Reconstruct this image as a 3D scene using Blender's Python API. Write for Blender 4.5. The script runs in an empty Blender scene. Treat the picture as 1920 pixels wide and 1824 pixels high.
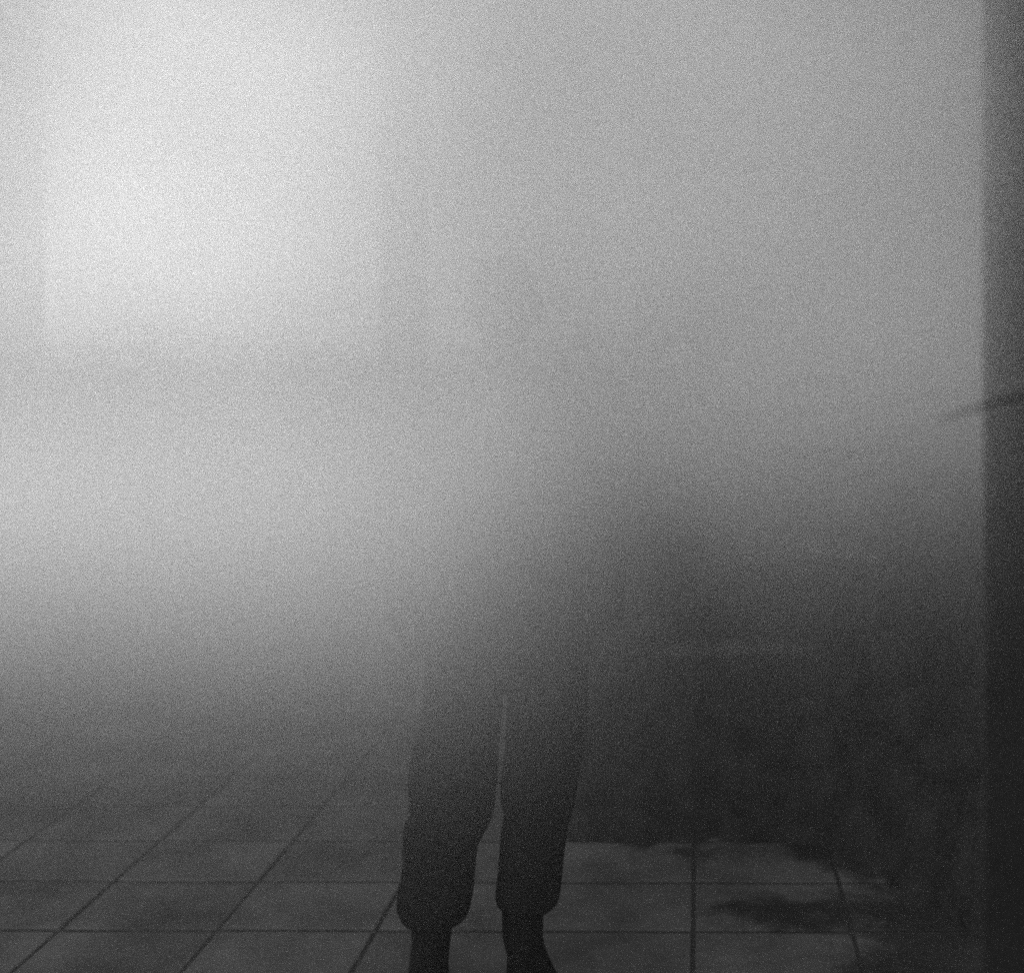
import bpy, bmesh, math, random
from mathutils import Vector, Matrix, noise
random.seed(7)
sc = bpy.context.scene
C = sc.collection
R = math.radians

# ---------------------------------------------------------------- camera
F = 2340.0                      # focal length in photograph pixels
cam = bpy.data.cameras.new('camera')
co = bpy.data.objects.new('camera', cam); C.objects.link(co)
co.location = (0, 0, 1.5); co.rotation_euler = (R(90), 0, 0)
cam.sensor_width = 36; cam.lens = 36 * F / 1920
cam.shift_x = -(1300 - 960) / 1920; cam.shift_y = -(912 - 680) / 1920
cam.clip_start = 0.05; cam.clip_end = 2000
cam.dof.use_dof = True; cam.dof.focus_distance = 3.1; cam.dof.aperture_fstop = 1.1
sc.camera = co

# ---------------------------------------------------------------- sky, sun, exposure
SUN_AZ, SUN_EL = 25.0, 4.7     # degrees left of the view axis, above the horizon
w = bpy.data.worlds.new('World'); sc.world = w; w.use_nodes = True
nt = w.node_tree; nt.nodes.clear()
sky = nt.nodes.new('ShaderNodeTexSky'); sky.sky_type = 'NISHITA'; sky.sun_disc = False
sky.sun_elevation = R(SUN_EL); sky.sun_rotation = R(-SUN_AZ)
sky.air_density = 1.0; sky.dust_density = 1.0
bw = nt.nodes.new('ShaderNodeRGBToBW')
bg = nt.nodes.new('ShaderNodeBackground'); bg.inputs['Strength'].default_value = 0.075
wo = nt.nodes.new('ShaderNodeOutputWorld')
nt.links.new(sky.outputs[0], bw.inputs[0]); nt.links.new(bw.outputs[0], bg.inputs[0]); nt.links.new(bg.outputs[0], wo.inputs[0])
sun = bpy.data.lights.new('sun', 'SUN'); sun.energy = 2.0; sun.angle = R(28); sun.color = (1, 1, 1)
so = bpy.data.objects.new('sun', sun); C.objects.link(so)
sd = Vector((-math.sin(R(SUN_AZ)) * math.cos(R(SUN_EL)), math.cos(R(SUN_AZ)) * math.cos(R(SUN_EL)), math.sin(R(SUN_EL))))
so.rotation_euler = sd.to_track_quat('Z', 'Y').to_euler(); so.location = sd * 30
vs = sc.view_settings; vs.view_transform = 'Standard'; vs.look = 'None'; vs.gamma = 1; vs.exposure = 0.54
sc.cycles.use_denoising = False; sc.cycles.pixel_filter_type = 'BLACKMAN_HARRIS'; sc.cycles.filter_width = 2.0
sc.cycles.volume_bounces = 9; sc.cycles.max_bounces = 12; sc.cycles.transparent_max_bounces = 16
sc.cycles.volume_step_rate = 1.0; sc.cycles.volume_max_steps = 256
sc.cycles.sample_clamp_indirect = 1.0

# ---------------------------------------------------------------- helpers
def tag(o, label=None, cat=None, group=None, kind=None):
    for k, v in (('label', label), ('category', cat), ('group', group), ('kind', kind)):
        if v: o[k] = v
    return o
def link(name, bm, m, parent=None, smooth=False):
    me = bpy.data.meshes.new(name); bm.normal_update(); bm.to_mesh(me); bm.free()
    if m: me.materials.append(m)
    if smooth:
        for p in me.polygons: p.use_smooth = True
    o = bpy.data.objects.new(name, me); C.objects.link(o)
    if parent: o.parent = parent
    return o
def empty(name, loc=(0, 0, 0)):
    o = bpy.data.objects.new(name, None); C.objects.link(o); o.location = loc; return o
def box(bm, x0, x1, y0, y1, z0, z1, bev=0):
    r = bmesh.ops.create_cube(bm, size=1)
    for v in r['verts']:
        v.co = Vector(((x0 + x1) / 2 + v.co.x * (x1 - x0), (y0 + y1) / 2 + v.co.y * (y1 - y0), (z0 + z1) / 2 + v.co.z * (z1 - z0)))
    if bev:
        es = list({e for v in r['verts'] for e in v.link_edges})
        bmesh.ops.bevel(bm, geom=es, offset=bev, segments=2, affect='EDGES', profile=.5)
def ring_loft(bm, rings, cap=True):
    """rings: lists of Vectors of one length"""
    vv = [[bm.verts.new(p) for p in r] for r in rings]
    n = len(vv[0])
    for a, b in zip(vv, vv[1:]):
        for i in range(n):
            bm.faces.new((a[i], a[(i + 1) % n], b[(i + 1) % n], b[i]))
    if cap:
        bm.faces.new(vv[0][::-1]); bm.faces.new(vv[-1])
def tube(bm, pts, rads, n=20, flat=1.0, cap=True):
    """tapered round tube through points, with rounded ends"""
    pts = [Vector(p) for p in pts]
    d0 = (pts[1] - pts[0]).normalized(); d1 = (pts[-1] - pts[-2]).normalized()
    P = []; Rr = []; D = []
    for k in range(4):
        a = math.pi / 2 * (k + .4) / 4.4
        P.append(pts[0] - d0 * rads[0] * math.cos(a)); Rr.append(rads[0] * math.sin(a)); D.append(d0)
    for i, p in enumerate(pts):
        P.append(p); Rr.append(rads[i])
        D.append(d0 if i == 0 else d1 if i == len(pts) - 1 else (pts[i + 1] - pts[i - 1]).normalized())
    for k in range(3, -1, -1):
        a = math.pi / 2 * (k + .4) / 4.4
        P.append(pts[-1] + d1 * rads[-1] * math.cos(a)); Rr.append(rads[-1] * math.sin(a)); D.append(d1)
    up = Vector((0, 1, 0)) if abs(d0.y) < .8 else Vector((1, 0, 0))
    rings = []
    for p, r, d in zip(P, Rr, D):
        u = up.cross(d).normalized(); v = d.cross(u).normalized()
        rings.append([p + (u * math.cos(t) + v * math.sin(t) * flat) * r for t in [2 * math.pi * i / n for i in range(n)]])
    ring_loft(bm, rings, cap)
def mat(name, col, rough=.8, var=.0, scale=8, bump=0, bscale=40, spec=.3, metal=0, island=0):
    m = bpy.data.materials.new(name); m.use_nodes = True
    t = m.node_tree; b = t.nodes['Principled BSDF']
    b.inputs['Base Color'].default_value = (col, col, col, 1); b.inputs['Roughness'].default_value = rough
    b.inputs['Specular IOR Level'].default_value = spec; b.inputs['Metallic'].default_value = metal
    tc = t.nodes.new('ShaderNodeTexCoord')
    if var or island:
        nz = t.nodes.new('ShaderNodeTexNoise'); nz.inputs['Scale'].default_value = scale; nz.inputs['Detail'].default_value = 8
        nz.inputs['Roughness'].default_value = .65
        t.links.new(tc.outputs['Object'], nz.inputs['Vector'])
        mr = t.nodes.new('ShaderNodeMapRange'); mr.inputs['From Min'].default_value = .3; mr.inputs['From Max'].default_value = .7
        mr.inputs['To Min'].default_value = col * (1 - var); mr.inputs['To Max'].default_value = col * (1 + var)
        t.links.new(nz.outputs['Fac'], mr.inputs['Value'])
        out = mr.outputs[0]
        if island:
            g = t.nodes.new('ShaderNodeNewGeometry')
            mr2 = t.nodes.new('ShaderNodeMapRange'); mr2.inputs['To Min'].default_value = 1 - island; mr2.inputs['To Max'].default_value = 1 + island
            t.links.new(g.outputs['Random Per Island'], mr2.inputs['Value'])
            mu = t.nodes.new('ShaderNodeMath'); mu.operation = 'MULTIPLY'
            t.links.new(out, mu.inputs[0]); t.links.new(mr2.outputs[0], mu.inputs[1]); out = mu.outputs[0]
        t.links.new(out, b.inputs['Base Color'])
    if bump:
        nb = t.nodes.new('ShaderNodeTexNoise'); nb.inputs['Scale'].default_value = bscale; nb.inputs['Detail'].default_value = 6
        t.links.new(tc.outputs['Object'], nb.inputs['Vector'])
        bp = t.nodes.new('ShaderNodeBump'); bp.inputs['Strength'].default_value = bump; bp.inputs['Distance'].default_value = .01
        t.links.new(nb.outputs['Fac'], bp.inputs['Height']); t.links.new(bp.outputs[0], b.inputs['Normal'])
    return m
def px(x, y, Y):                 # point seen at photo pixel x, y at depth Y (used to measure real sizes)
    return Vector(((x - 1300) * Y / F, Y, 1.5 - (y - 680) * Y / F))

M = dict(
    slab=mat('slab_concrete', .46, .85, .42, 3.2, .35, 60, island=.10),
    mortar=mat('joint_mortar', .24, .95, .3, 20, .3, 80),
    ground=mat('earth', .16, .95, .3, .6, .3, 4),
    road=mat('asphalt', .07, .9, .25, 2, .4, 60),
    render=mat('pale_wall_render', .38, .9, .15, 3, .3, 60),
    kerb=mat('kerb_stone', .3, .85, .2, 6, .3, 50),
    cloth=mat('dark_trouser_cloth', .06, .95, .25, 25, .5, 220, spec=.1),
    coat=mat('dark_coat_cloth', .05, .95, .2, 20, .4, 160, spec=.1),
    boot=mat('black_boot_leather', .035, .6, .2, 15, .15, 150, spec=.3),
    sole=mat('boot_sole', .02, .9),
    skin=mat('skin', .2, .55, .08, 12, .1, 200),
    hair=mat('dark_hair', .02, .6, .3, 60, .6, 200),
    eye=mat('eye', .2, .3),
    pillar=mat('dark_render_pillar', .11, .9, .25, 4, .4, 30),
    metal=mat('grey_painted_metal', .05, .6, .15, 5, .1, 60, metal=.2),
    wall=mat('dark_wall', .08, .9, .25, 3, .4, 20),
    trim=mat('wall_trim', .2, .8, .15, 6),
    glass=mat('dark_window_glass', .02, .1, spec=.5),
    soil=mat('dark_soil', .15, .95, .4, 9, .6, 90),
    leaf=mat('evergreen_leaf', .05, .7, .4, 6),
    twig=mat('twig_bark', .04, .9, .3, 20),
    tape=mat('pale_cord', .6, .8, .1, 30, .2, 200),
)

# ---------------------------------------------------------------- ground, road, pavement
bm = bmesh.new(); bmesh.ops.create_grid(bm, x_segments=40, y_segments=40, size=600)
o = link('ground', bm, M['ground']); o.location.z = -.20; tag(o, kind='structure')
KY = 5.66
bm = bmesh.new(); box(bm, -60, 60, 18.2, 24.2, -.19, -.12)
o = link('road', bm, M['road']); tag(o, kind='structure')
lw = empty('shade_wall', (-4, KY + .1, 0)); tag(lw, 'added shoulder high rendered wall behind the person, shading the lower mist and paving', 'wall')  # added wall, its height set to keep low sun off the lower mist
bm = bmesh.new(); box(bm, -8, 7.4, -.09, .12, -.19, 1.38); link('wall', bm, M['render'], lw)
bm = bmesh.new()
for i in range(22): box(bm, -8.1 + i * .71, -8.1 + i * .71 + .704, -.13, .16, 1.38, 1.44, .008)
link('coping', bm, M['kerb'], lw)
bm = bmesh.new()
TX, TY, Y0, J, JY = .42, .3105, 3.296, .012, .022
ang = R(-.35)
for i in range(-22, 12):
    for j in range(-14, 8):
        x0, y0 = i * TX, Y0 + j * TY
        if y0 > KY - .05: continue
        dz = random.uniform(-.0015, .0015); s = random.uniform(-.0015, .0015)
        r0 = len(bm.verts)
        box(bm, x0 + J / 2, x0 + TX - J / 2, y0 + JY / 2 + s, y0 + TY - JY / 2 + s, -.05, dz, .004)
for v in bm.verts:
    x, y = v.co.x, v.co.y - Y0
    v.co.x = x * math.cos(ang) - y * math.sin(ang); v.co.y = Y0 + x * math.sin(ang) + y * math.cos(ang)
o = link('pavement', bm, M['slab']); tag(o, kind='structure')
bm = bmesh.new(); box(bm, -9.6, 5.2, -1.2, KY, -.19, -.006)
o = link('pavement_joints', bm, M['mortar']); tag(o, kind='structure')

t = M['slab'].node_tree; b = t.nodes['Principled BSDF']; src = b.inputs['Base Color'].links[0].from_socket  # dark patches gathering to the right: ground shadow put into the slab colour
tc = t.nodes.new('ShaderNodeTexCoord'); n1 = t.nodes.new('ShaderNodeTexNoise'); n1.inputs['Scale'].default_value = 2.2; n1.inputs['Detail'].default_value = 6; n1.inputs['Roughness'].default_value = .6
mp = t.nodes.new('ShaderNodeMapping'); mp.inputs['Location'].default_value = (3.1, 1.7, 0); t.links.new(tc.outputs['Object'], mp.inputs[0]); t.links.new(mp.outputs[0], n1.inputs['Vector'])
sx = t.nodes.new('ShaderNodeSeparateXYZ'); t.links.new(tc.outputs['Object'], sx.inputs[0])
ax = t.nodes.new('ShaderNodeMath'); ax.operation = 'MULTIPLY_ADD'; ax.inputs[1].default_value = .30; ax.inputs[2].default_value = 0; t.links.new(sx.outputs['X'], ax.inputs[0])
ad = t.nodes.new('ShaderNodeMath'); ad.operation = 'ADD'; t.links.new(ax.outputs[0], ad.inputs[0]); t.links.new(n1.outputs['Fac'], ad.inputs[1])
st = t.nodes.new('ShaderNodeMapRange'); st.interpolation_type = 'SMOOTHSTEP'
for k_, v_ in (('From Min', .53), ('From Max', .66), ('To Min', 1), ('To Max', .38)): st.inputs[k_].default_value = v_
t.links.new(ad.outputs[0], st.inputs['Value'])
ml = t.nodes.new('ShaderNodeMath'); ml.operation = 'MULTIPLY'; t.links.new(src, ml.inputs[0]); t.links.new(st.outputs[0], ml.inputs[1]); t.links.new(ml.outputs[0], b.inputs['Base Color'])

# ---------------------------------------------------------------- the standing person
YP = 3.0
person = empty('person', (px(905, 1850, YP).x, YP, 0))
tag(person, 'person standing on the paving in baggy dark trousers with gathered cuffs and black boots', 'person')
OX, OY = person.location.x, YP
def L(x, y, z): return Vector((x - OX, y - OY, z))
def lerp_prof(prof, y):
    for a, b in zip(prof, prof[1:]):
        if a[0] <= y <= b[0]:
            t = (y - a[0]) / max(1e-6, b[0] - a[0]); return tuple(a[k] + (b[k] - a[k]) * t for k in range(1, len(a)))
    return prof[-1][1:] if y > prof[-1][0] else prof[0][1:]
# outlines of the two trouser legs, row / left edge / right edge
LEGA = [(1215, 796, 950), (1280, 792, 941), (1345, 788, 938), (1400, 772, 933), (1450, 764, 930), (1490, 763, 927), (1520, 765, 925), (1532, 768, 921),
        (1545, 755, 917), (1570, 753, 904), (1590, 752, 893), (1610, 754, 890), (1650, 749, 886), (1680, 742, 884), (1703, 741, 880), (1716, 745, 876), (1727, 752, 871), (1735, 764, 852), (1738, 774, 838)]
LEGB = [(1215, 944, 1100), (1280, 949, 1102), (1345, 949, 1101), (1400, 945, 1094), (1450, 940, 1086), (1500, 935, 1079), (1530, 943, 1072), (1545, 941, 1066), (1560, 937, 1062),
        (1600, 934, 1057), (1650, 930, 1053), (1682, 926, 1049), (1697, 929, 1045), (1706, 942, 1036), (1714, 950, 1024), (1722, 957, 1014), (1726, 962, 1008)]
bm = bmesh.new()
for prof, sd_ in ((LEGA, 1), (LEGB, 5)):
    rings = []
    y = prof[0][0]
    while y <= prof[-1][0]:
        a, b = lerp_prof(prof, y)
        p0, p1 = px(a, y, YP), px(b, y, YP)
        cx, z, r = (p0.x + p1.x) / 2, p0.z, (p1.x - p0.x) / 2
        ring = []
        for k in range(40):
            t = 2 * math.pi * k / 40
            q = Vector((math.cos(t) * 1.6, math.sin(t) * 1.6, z * 11 + sd_))
            f = 1 + .055 * noise.noise(q) + .03 * noise.noise(q * 2.7) * (1 - abs(math.cos(t)) ** 6)
            f = 1 + (f - 1) * (1 - .75 * abs(math.cos(t)) ** 4)
            ring.append(L(cx + math.cos(t) * r * f, YP + .02 + math.sin(t) * min(r * 1.02, .115) * f, z))
        rings.append(ring); y += 4
    ring_loft(bm, rings)
pel = [(.74, .175, .11), (.80, .196, .125), (.88, .19, .125), (.96, .17, .115), (1.02, .155, .11)]
HX = px(947, 1226, YP).x
ring_loft(bm, [[L(HX + math.cos(t) * a, YP + .02 + math.sin(t) * b, z) for t in [2 * math.pi * k / 40 for k in range(40)]] for z, a, b in pel])
bmesh.ops.recalc_face_normals(bm, faces=bm.faces)
def solid(o, vox, it=2):
    r = o.modifiers.new('merge', 'REMESH'); r.mode = 'VOXEL'; r.voxel_size = vox; r.use_smooth_shade = True
    if it:
        s = o.modifiers.new('soften', 'SMOOTH'); s.iterations = it; s.factor = .5
    return o
solid(link('trousers', bm, M['cloth'], person), .0055, 2)
# body: one continuous surface
AX, BX = px(806, 1780, YP).x, px(978, 1780, YP).x
bm = bmesh.new()
SZ = 1.43
ring_loft(bm, [[L(HX + math.cos(t) * a, YP + .02 + math.sin(t) * b, z) for t in [2 * math.pi * k / 32 for k in range(32)]]
    for z, a, b in [(.80, .15, .10), (.9, .165, .105), (1.02, .14, .095), (1.12, .145, .10), (1.25, .165, .11), (1.36, .17, .10), (1.43, .13, .08), (1.47, .07, .065)]])
tube(bm, [L(HX, YP + .02, 1.43), L(HX, YP + .01, 1.50), L(HX, YP, 1.57)], [.058, .052, .052])
# head
hc = L(HX, YP - .005, 1.632)
r = bmesh.ops.create_icosphere(bm, subdivisions=4, radius=1)
for v in r['verts']:
    x, y, z = v.co
    jaw = 1 - .30 * max(0, -z) ** 1.3
    v.co = hc + Vector((x * .077 * jaw, y * (.096 if y > 0 else .092 * (1 - .12 * max(0, -z))), z * .118))
tube(bm, [hc + Vector((0, -.088, .01)), hc + Vector((0, -.104, -.022))], [.009, .013])           # nose
tube(bm, [hc + Vector((-.022, -.083, -.056)), hc + Vector((.022, -.083, -.056))], [.006, .006])   # lips
tube(bm, [hc + Vector((-.035, -.084, .022)), hc + Vector((.035, -.084, .022))], [.008, .008])     # brow
for s in (-1, 1):
    tube(bm, [hc + Vector((s * .078, .01, .018)), hc + Vector((s * .080, .012, -.026))], [.014, .009], flat=.9)
# arms and hands
def arm(s):
    return [L(HX + s * .165, YP + .02, 1.375), L(HX + s * .235, YP + .035, 1.13), L(HX + s * .245, YP - .02, .885)]
for s in (-1, 1):
    a = arm(s)
    tube(bm, [a[0], (a[0] + a[1]) / 2, a[1], (a[1] * .55 + a[2] * .45), a[2]], [.05, .046, .038, .037, .025])
    wv = a[2]
    tube(bm, [wv, wv + Vector((s * .003, -.014, -.045)), wv + Vector((0, -.022, -.085))], [.022, .030, .034], flat=.55 if True else 1)
    for f in range(4):
        ln = [.082, .09, .083, .066][f]; oy = (f - 1.5) * -.019
        b0 = wv + Vector((0, -.020 + oy, -.085))
        tube(bm, [b0, b0 + Vector((-s * .004, oy * .06, -ln * .42)), b0 + Vector((-s * .016, oy * .1, -ln * .75)), b0 + Vector((-s * .030, oy * .1, -ln))], [.0092, .0085, .0078, .0068], n=10)
    b0 = wv + Vector((0, -.030, -.03))
    tube(bm, [b0, b0 + Vector((-s * .006, -.026, -.03)), b0 + Vector((-s * .014, -.032, -.062))], [.012, .0105, .009], n=10)
# legs
for cx, hx in ((AX, -.09), (BX, .09)):
    tube(bm, [L(HX + hx, YP + .02, .86), L((HX + hx + cx) / 2, YP + .01, .47), L(cx, YP + .02, .12), L(cx, YP + .02, .06)], [.082, .056, .040, .034])
bmesh.ops.recalc_face_normals(bm, faces=bm.faces)
body = solid(link('body', bm, M['skin'], person), .0042, 1)
for s in (-1, 1):
    bm = bmesh.new(); bmesh.ops.create_uvsphere(bm, u_segments=16, v_segments=10, radius=.0115)
    e = link('eye', bm, M['eye'], body, True); e.location = hc + Vector((s * .031, -.079, .002))
# hair
bm = bmesh.new(); bmesh.ops.create_icosphere(bm, subdivisions=5, radius=1)
for v in bm.verts:
    x, y, z = v.co
    n = 1 + .05 * noise.noise(v.co * 7) + .02 * noise.noise(v.co * 22)
    low = -.35 if y > 0 else (.42 if y < -.55 else -.35 + (-y) * 1.3)
    k = 1.07 if z > low else .78
    v.co = hc + Vector((x * .080 * n * k, y * .100 * n * k + .002, z * .120 * n * k))
link('hair', bm, M['hair'], person, True)
# coat
bm = bmesh.new()
rings = []
for z, a, b in [(.80, .225, .150), (.83, .222, .150), (.92, .205, .140), (1.02, .185, .130), (1.12, .185, .13), (1.25, .20, .135), (1.36, .205, .125), (1.42, .165, .10), (1.465, .095, .085), (1.50, .072, .078)]:
    ring = []
    for k in range(48):
        t = 2 * math.pi * k / 48
        f = 1 + .03 * noise.noise(Vector((math.cos(t) * 2, math.sin(t) * 2, z * 6)))
        ring.append(L(HX + math.cos(t) * a * f, YP + .02 + math.sin(t) * b * f, z))
    rings.append(ring)
ring_loft(bm, rings)
for s in (-1, 1):
    a = arm(s)
    tube(bm, [a[0], (a[0] + a[1]) / 2, a[1], a[1] * .55 + a[2] * .45, a[2] + Vector((0, 0, .02))], [.056, .060, .056, .053, .045], cap=True)
bmesh.ops.recalc_face_normals(bm, faces=bm.faces)
coat = solid(link('coat', bm, M['coat'], person), .007, 2)
# boots
def boot(cx, rot, top):
    bm = bmesh.new(); rr = []
    prof = [(.006, .047, .155, -.085), (.03, .049, .155, -.085), (.055, .047, .135, -.07), (.075, .045, .105, -.045), (.092, .0455, .075, -.018), (.11, .047, .058, 0), (.14, .049, .053, 0), (top, .050, .053, 0)]
    for z, a, b, oy in prof:
        ring = []
        for k in range(36):
            t = 2 * math.pi * k / 36
            x, y = math.cos(t) * a, math.sin(t) * b + oy
            wd = 1.0
            if z < .08: wd = 1 - .25 * max(0, (y + .0) / .09) + (.10 if y < -.1 else 0)
            ring.append(Vector((x * wd, y, z)))
        rr.append(ring)
    ring_loft(bm, rr)
    bm2 = bm
    bmesh.ops.recalc_face_normals(bm2, faces=bm2.faces)
    o = link('boot', bm2, M['boot'], person); o.location = L(cx, YP + .02, 0); o.rotation_euler.z = rot
    solid(o, .004, 2)
    bm = bmesh.new()
    ring_loft(bm, [[Vector((math.cos(t) * .050 * (1 - .22 * max(0, math.sin(t))), math.sin(t) * .157 - .085, z)) for t in [2 * math.pi * k / 36 for k in range(36)]] for z in (.001, .016)])
    link('sole', bm, M['sole'], o)
boot(AX, R(4), .17)
boot(BX, R(28), .18)

# ---------------------------------------------------------------- pillar, poles
def pole(cx, Y, wd, name, label, cat, group=None, h=3.9):
    e = empty(name, (px(cx, 0, Y).x, Y, -.20)); tag(e, label, cat, group)
    bm = bmesh.new()
    ring_loft(bm, [[Vector((math.cos(t) * r, math.sin(t) * r, z)) for t in [2 * math.pi * k / 28 for k in range(28)]] for z, r in ((.0, wd * .5), (h, wd * .5))])
    link('pole', bm, M['metal'], e, True)
    bm = bmesh.new()
    ring_loft(bm, [[Vector((math.cos(t) * r, math.sin(t) * r, z)) for t in [2 * math.pi * k / 28 for k in range(28)]] for z, r in ((.0, wd * .95), (.03, wd * .95), (.045, wd * .6))])
    link('base_plate', bm, M['metal'], e)
    bm = bmesh.new()
    bmesh.ops.create_uvsphere(bm, u_segments=20, v_segments=10, radius=wd * .56)
    c = link('cap', bm, M['metal'], e, True); c.location.z = h
    return e
pole(28, 6.4, .27, 'metal_pole', 'grey metal pole at the far left edge, half lost in the mist', 'pole')
pole(757, 6.4, .24, 'metal_pole', 'faint metal pole rising above and behind the person in the mist', 'pole')
PA = R(-15)
fl_ = px(1842, 0, 1.90)
pc = Vector((fl_.x, fl_.y, 0)) + Matrix.Rotation(PA, 3, 'Z') @ Vector((.17, .17, 0))
pl = empty('pillar', pc); pl.rotation_euler.z = PA; tag(pl, 'dark rendered pillar cut by the right edge of the picture', 'pillar')
bm = bmesh.new(); box(bm, -.17, .17, -.17, .17, .12, 3.6, .012); link('shaft', bm, M['pillar'], pl)
bm = bmesh.new(); box(bm, -.20, .20, -.20, .20, 0, .12, .01); link('plinth', bm, M['pillar'], pl)
bm = bmesh.new(); box(bm, -.21, .21, -.21, .21, 3.6, 3.72, .01); link('capital', bm, M['pillar'], pl)

# ---------------------------------------------------------------- building beyond on the right
bx0, by0 = .0, 7.0
bl = empty('building', (bx0, by0, 0)); tag(bl, 'dark building standing far off on the right behind the mist', 'building')
bm = bmesh.new(); box(bm, 0, 16, 0, 9, -.19, 9); link('wall', bm, M['wall'], bl)
bm = bmesh.new(); box(bm, -.25, 16.25, -.25, 9.25, 9, 9.35, .03); link('roof', bm, M['trim'], bl)
for fl in range(3):
    for k in range(6):
        x, z = 1.0 + k * 2.5, 1.0 + fl * 2.8
        bm = bmesh.new()
        for a, b, c, d in ((x - .06, x, z - .06, z + 1.66), (x + 1.1, x + 1.16, z - .06, z + 1.66), (x, x + 1.1, z - .06, z), (x, x + 1.1, z + 1.6, z + 1.66), (x + .53, x + .57, z, z + 1.6)):
            box(bm, a, b, -.05, -.004, c, d)
        f = link('window', bm, M['trim'], bl)
        bm = bmesh.new(); box(bm, x, x + 1.1, -.02, -.008, z, z + 1.6); link('pane', bm, M['glass'], f)

# ---------------------------------------------------------------- heap of dark earth on the right
heap = empty('soil_heap', (.9, 4.3, 0)); tag(heap, 'low smooth heap of dark soil with a ragged foot, right of the legs', 'soil heap')
def foot(x):     # nearest reach of the heap at x
    f = 3.90 + .10 * noise.noise(Vector((x * 3.1, 3, 0))) + .05 * noise.noise(Vector((x * 9, 1, 0)))
    t = max(0, min(1, (x - .36) / .5)); f -= .72 * t * t * (3 - 2 * t) + .10 * noise.noise(Vector((x * 14, 7, 0))) * t
    return f
bm = bmesh.new(); NX, NY = 150, 70; g = []
for i in range(NX + 1):
    x = -.55 + 3.6 * i / NX; row = []
    f0 = foot(x)
    for j in range(NY + 1):
        y = 3.0 + 2.45 * j / NY
        d = (y - f0); e = min(1, max(0, (x + .50) / .55)); back = min(1, max(0, (5.45 - y) / .5)); rt = min(1, max(0, (3.05 - x) / .6))
        k = max(0, min(1, d / .85)); h = (.58 + .55 * max(0, min(1, (x - .1) / .9))) * (k ** .85 if k > 0 else 0) * e ** .8 * back ** .7 * rt
        q = Vector((x * 3, y * 3, 1))
        h *= 1 + .22 * noise.noise(q) + .1 * noise.noise(q * 3)
        h += .012 * noise.noise(q * 7) + .006 * noise.noise(q * 17) if h > .004 else -.02
        row.append(bm.verts.new((x - .9, y - 4.3, h)))
    g.append(row)
for i in range(NX):
    for j in range(NY):
        bm.faces.new((g[i][j], g[i + 1][j], g[i + 1][j + 1], g[i][j + 1]))
rnd = random.Random(5)
link('earth', bm, M['soil'], heap, True)
bm = bmesh.new()
for _ in range(0):
    x = rnd.uniform(-.4, 1.6); y = foot(x) + rnd.gauss(-.03, .05)
    s = rnd.uniform(.002, .007)
    r = bmesh.ops.create_icosphere(bm, subdivisions=1, radius=s)
    for v in r['verts']: v.co = Vector((v.co.x * rnd.uniform(.7, 1.4), v.co.y, v.co.z * .6)) + Vector((x - .9, y - 4.3, s * .4))
bm.free()

# ---------------------------------------------------------------- sapling at the right edge
sap = empty('sapling', (.80, 1.72, 0)); tag(sap, 'thin dark bare sapling reaching a twig in from the right edge at mid height', 'sapling')
bm = bmesh.new(); tube(bm, [(0, 0, 0), (.01, .01, .7), (-.01, 0, 1.3), (.02, .02, 2.0)], [.014, .011, .009, .004], n=10); link('trunk', bm, M['twig'], sap, True)
bm = bmesh.new()
tp = [Vector((0, 0, 1.38))] + [px(x, y, 1.70) - sap.location for x, y in ((1990, 728), (1920, 741), (1860, 756), (1800, 775), (1765, 788))]
tube(bm, tp, [.007, .0042, .0036, .0028, .0018, .0010], n=8); link('branch', bm, M['twig'], sap, True)

# ---------------------------------------------------------------- planting beyond: added ragged hedge softening the top of the sun-blocking wall, columnar tree at the building corner
def leaves(name, par, n, fn, seed, size=(.014, .026)):
    r = random.Random(seed); vs_ = []; fs = []
    for _ in range(n):
        p = fn(r)
        if p is None: continue
        s = r.uniform(*size)
        q = Matrix.Rotation(r.uniform(0, 6.28), 3, 'Z') @ Matrix.Rotation(r.uniform(-1.4, 1.4), 3, 'X') @ Matrix.Rotation(r.uniform(0, 6.28), 3, 'Z')
        k = len(vs_)
        vs_ += [p + q @ Vector(c) for c in ((-s, 0, 0), (0, -s * .55, .003), (s * 1.2, 0, 0), (0, s * .55, .003))]
        fs.append((k, k + 1, k + 2, k + 3))
    me = bpy.data.meshes.new(name); me.from_pydata(vs_, [], fs); me.materials.append(M['leaf'])
    o = bpy.data.objects.new(name, me); C.objects.link(o); o.parent = par; return o
hg = empty('hedge', (-3.0, KY + .42, 0)); tag(hg, 'added ragged hedge softening the shade edge along the wall top', 'hedge')
def hfn(r):
    x = r.uniform(-4.5, 6.5)
    top = 1.55 + .09 * noise.noise(Vector((x * 1.3, 0, 0))) + .07 * noise.noise(Vector((x * 5, 2, 0)))
    return Vector((x, r.uniform(-.34, .30), min(top, r.uniform(1.0, 1.60)) + r.gauss(0, .06)))
leaves('foliage', hg, 26000, hfn, 11)
bm = bmesh.new(); rr_ = random.Random(2)
for i in range(40):
    x = -4.4 + i * .27; tube(bm, [(x, rr_.uniform(-.1, .1), -.19), (x + rr_.uniform(-.06, .06), 0, .7), (x + rr_.uniform(-.1, .1), 0, 1.4)], [.014, .01, .005], n=6)
link('stems', bm, M['twig'], hg)
tc_ = px(1300, 0, 6.45); tr = empty('cypress', (tc_.x, 6.45, 0)); tag(tr, 'slim columnar evergreen tree at the corner of the building', 'tree')
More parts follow.
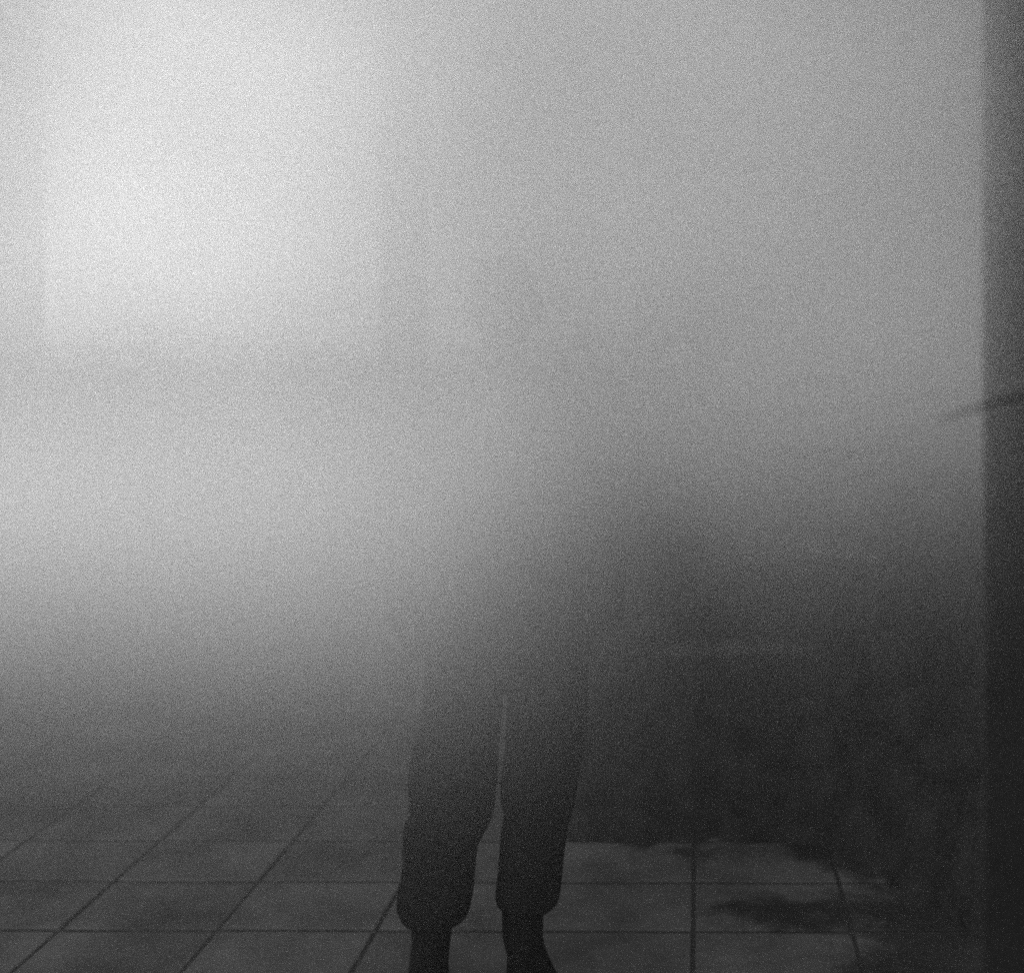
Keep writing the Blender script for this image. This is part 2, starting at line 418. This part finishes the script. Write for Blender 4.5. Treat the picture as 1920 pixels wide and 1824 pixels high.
def tfn(r):
    z = r.uniform(.3, 5.6); a = r.uniform(0, 6.28); w_ = .30 * min(1, (5.8 - z) / 1.6) ** .7 * (1 + .25 * noise.noise(Vector((a, z * 2.5, 0))))
    d = w_ * r.random() ** .6 + abs(r.gauss(0, .05))
    return Vector((math.cos(a) * d, math.sin(a) * d, z))
leaves('crown', tr, 22000, tfn, 12)
bm = bmesh.new(); tube(bm, [(0, 0, -.19), (.01, 0, 2.5), (0, .01, 5.3)], [.06, .04, .01], n=10)
for k in range(26):
    z = .5 + k * .18; a = k * 2.4; tube(bm, [(0, 0, z), (math.cos(a) * .1, math.sin(a) * .1, z + .2), (math.cos(a) * .16, math.sin(a) * .16, z + .45)], [.012, .008, .003], n=6)
link('trunk', bm, M['twig'], tr)

# ---------------------------------------------------------------- mist slab standing in for a fogged glass veil
def mist_box(name, x0, x1, y0, y1, z0, z1):
    bm = bmesh.new(); box(bm, x0, x1, y0, y1, z0, z1); return link(name, bm, None)
mb = mist_box('mist', -5, 3.5, 1.62, 2.27, .08, 3.8)
tag(mb, 'slab of pale backlit mist standing in for fogged glass before the person from the knees up', 'mist', kind='stuff')
m = bpy.data.materials.new('mist'); m.use_nodes = True; t = m.node_tree; t.nodes.clear()
out = t.nodes.new('ShaderNodeOutputMaterial'); pv = t.nodes.new('ShaderNodeVolumePrincipled')
pv.inputs['Color'].default_value = (.96, .96, .96, 1); pv.inputs['Anisotropy'].default_value = .75
tc = t.nodes.new('ShaderNodeTexCoord'); sp = t.nodes.new('ShaderNodeSeparateXYZ')
nz = t.nodes.new('ShaderNodeTexNoise'); nz.inputs['Scale'].default_value = 1.6; nz.inputs['Detail'].default_value = 2
t.links.new(tc.outputs['Object'], nz.inputs['Vector']); t.links.new(tc.outputs['Object'], sp.inputs[0])
rm = t.nodes.new('ShaderNodeValToRGB')
els = rm.color_ramp.elements
DENS = [(.12, 0.08), (.58, .10), (.74, .14), (.88, .42), (1.0, .9), (1.15, 1.8), (1.36, 4.2), (1.50, 6.1)]
mr = t.nodes.new('ShaderNodeMapRange'); mr.inputs['From Min'].default_value = 0; mr.inputs['From Max'].default_value = 2.5
sl = t.nodes.new('ShaderNodeMapRange'); sl.interpolation_type = 'SMOOTHSTEP'
for k_, v_ in (('From Min', -.25), ('From Max', .50), ('To Min', 0), ('To Max', .27)): sl.inputs[k_].default_value = v_
t.links.new(sp.outputs['X'], sl.inputs['Value'])
sb = t.nodes.new('ShaderNodeMath'); sb.operation = 'SUBTRACT'; t.links.new(sp.outputs['Z'], sb.inputs[0]); t.links.new(sl.outputs[0], sb.inputs[1])
t.links.new(sb.outputs[0], mr.inputs['Value']); t.links.new(mr.outputs[0], rm.inputs[0])
for i, (z, d) in enumerate(DENS):
    e = els[i] if i < 2 else els.new(1)
    e.position = z / 2.5; v = d / 7.0; e.color = (v, v, v, 1)
mm = t.nodes.new('ShaderNodeMath'); mm.operation = 'MULTIPLY'; mm.inputs[1].default_value = 7.0
t.links.new(rm.outputs[0], mm.inputs[0])
m2 = t.nodes.new('ShaderNodeMapRange'); m2.inputs['From Min'].default_value = .3; m2.inputs['From Max'].default_value = .7
m2.inputs['To Min'].default_value = .8; m2.inputs['To Max'].default_value = 1.2
t.links.new(nz.outputs['Fac'], m2.inputs['Value'])
m3 = t.nodes.new('ShaderNodeMath'); m3.operation = 'MULTIPLY'
t.links.new(mm.outputs[0], m3.inputs[0]); t.links.new(m2.outputs[0], m3.inputs[1])
t.links.new(m3.outputs[0], pv.inputs['Density']); t.links.new(pv.outputs[0], out.inputs['Volume'])
mb.data.materials.append(m)

# thin torn strips of pale plastic film caught on the twig and hanging across the right
def film(name_, op):
    m_ = bpy.data.materials.new(name_); m_.use_nodes = True; t = m_.node_tree; t.nodes.clear()
    o_ = t.nodes.new('ShaderNodeOutputMaterial'); mx = t.nodes.new('ShaderNodeMixShader'); mx.inputs[0].default_value = op
    tr_ = t.nodes.new('ShaderNodeBsdfTransparent'); tl = t.nodes.new('ShaderNodeBsdfTranslucent'); tl.inputs[0].default_value = (.92, .92, .92, 1)
    t.links.new(tr_.outputs[0], mx.inputs[1]); t.links.new(tl.outputs[0], mx.inputs[2]); t.links.new(mx.outputs[0], o_.inputs['Surface']); return m_
ff = empty('plastic_strip', px(1920, 735, 1.56)); tag(ff, 'torn pale strip of thin plastic film drifting in from the right at mid height', 'plastic film')
def strand(pts, Y, wd, m_):
    P = [px(x, y, Y) - ff.location for x, y in pts]; N = 60; L_ = len(P) - 1; bm = bmesh.new(); row = []
    for i in range(N + 1):
        u = i / N * L_; k = min(L_ - 1, int(u)); f = u - k
        p = P[k].lerp(P[k + 1], f); d = (P[k + 1] - P[k]).normalized(); nrm = Vector((-d.z, 0, d.x))
        r = wd * (max(.04, math.sin(math.pi * i / N)) ** .5) * (1 + .6 * noise.noise(Vector((i * .3, wd * 900, 2))))
        p = p + nrm * .003 * noise.noise(Vector((i * .17, 5, wd * 500))) + Vector((0, .01 * noise.noise(Vector((i * .1, 1, 1))), 0))
        row.append([bm.verts.new(p + nrm * r * c + Vector((0, .001 * (1 - c * c), 0))) for c in (-1, -.5, 0, .5, 1)])
    for a_, b_ in zip(row, row[1:]):
        for q in range(4): bm.faces.new((a_[q], a_[q + 1], b_[q + 1], b_[q]))
    link('strand', bm, m_, ff, True)
fa, fb = film('clear_film', .22), film('thin_film', .3)
strand([(1290, 738), (1320, 745), (1350, 785)], 1.56, .0035, fa)
strand([(1345, 786), (1430, 778), (1580, 758), (1720, 748), (1920, 735)], 1.565, .0026, fa)
strand([(1450, 722), (1520, 714), (1585, 716), (1590, 735), (1578, 760)], 1.55, .0028, fb)
strand([(1690, 738), (1780, 726), (1960, 716)], 1.57, .0026, fa)
strand([(1200, 1222), (1330, 1216), (1420, 1212), (1540, 1222)], 1.56, .006, film('faint_film', .12))
strand([(1430, 1040), (1540, 1030), (1660, 1040)], 1.55, .005, film('faint_film', .2))
strand([(1400, 860), (1560, 846), (1700, 852)], 1.56, .005, fb)
strand([(1108, 1000), (1126, 1050), (1132, 1100), (1112, 1170)], 1.555, .0022, fb)
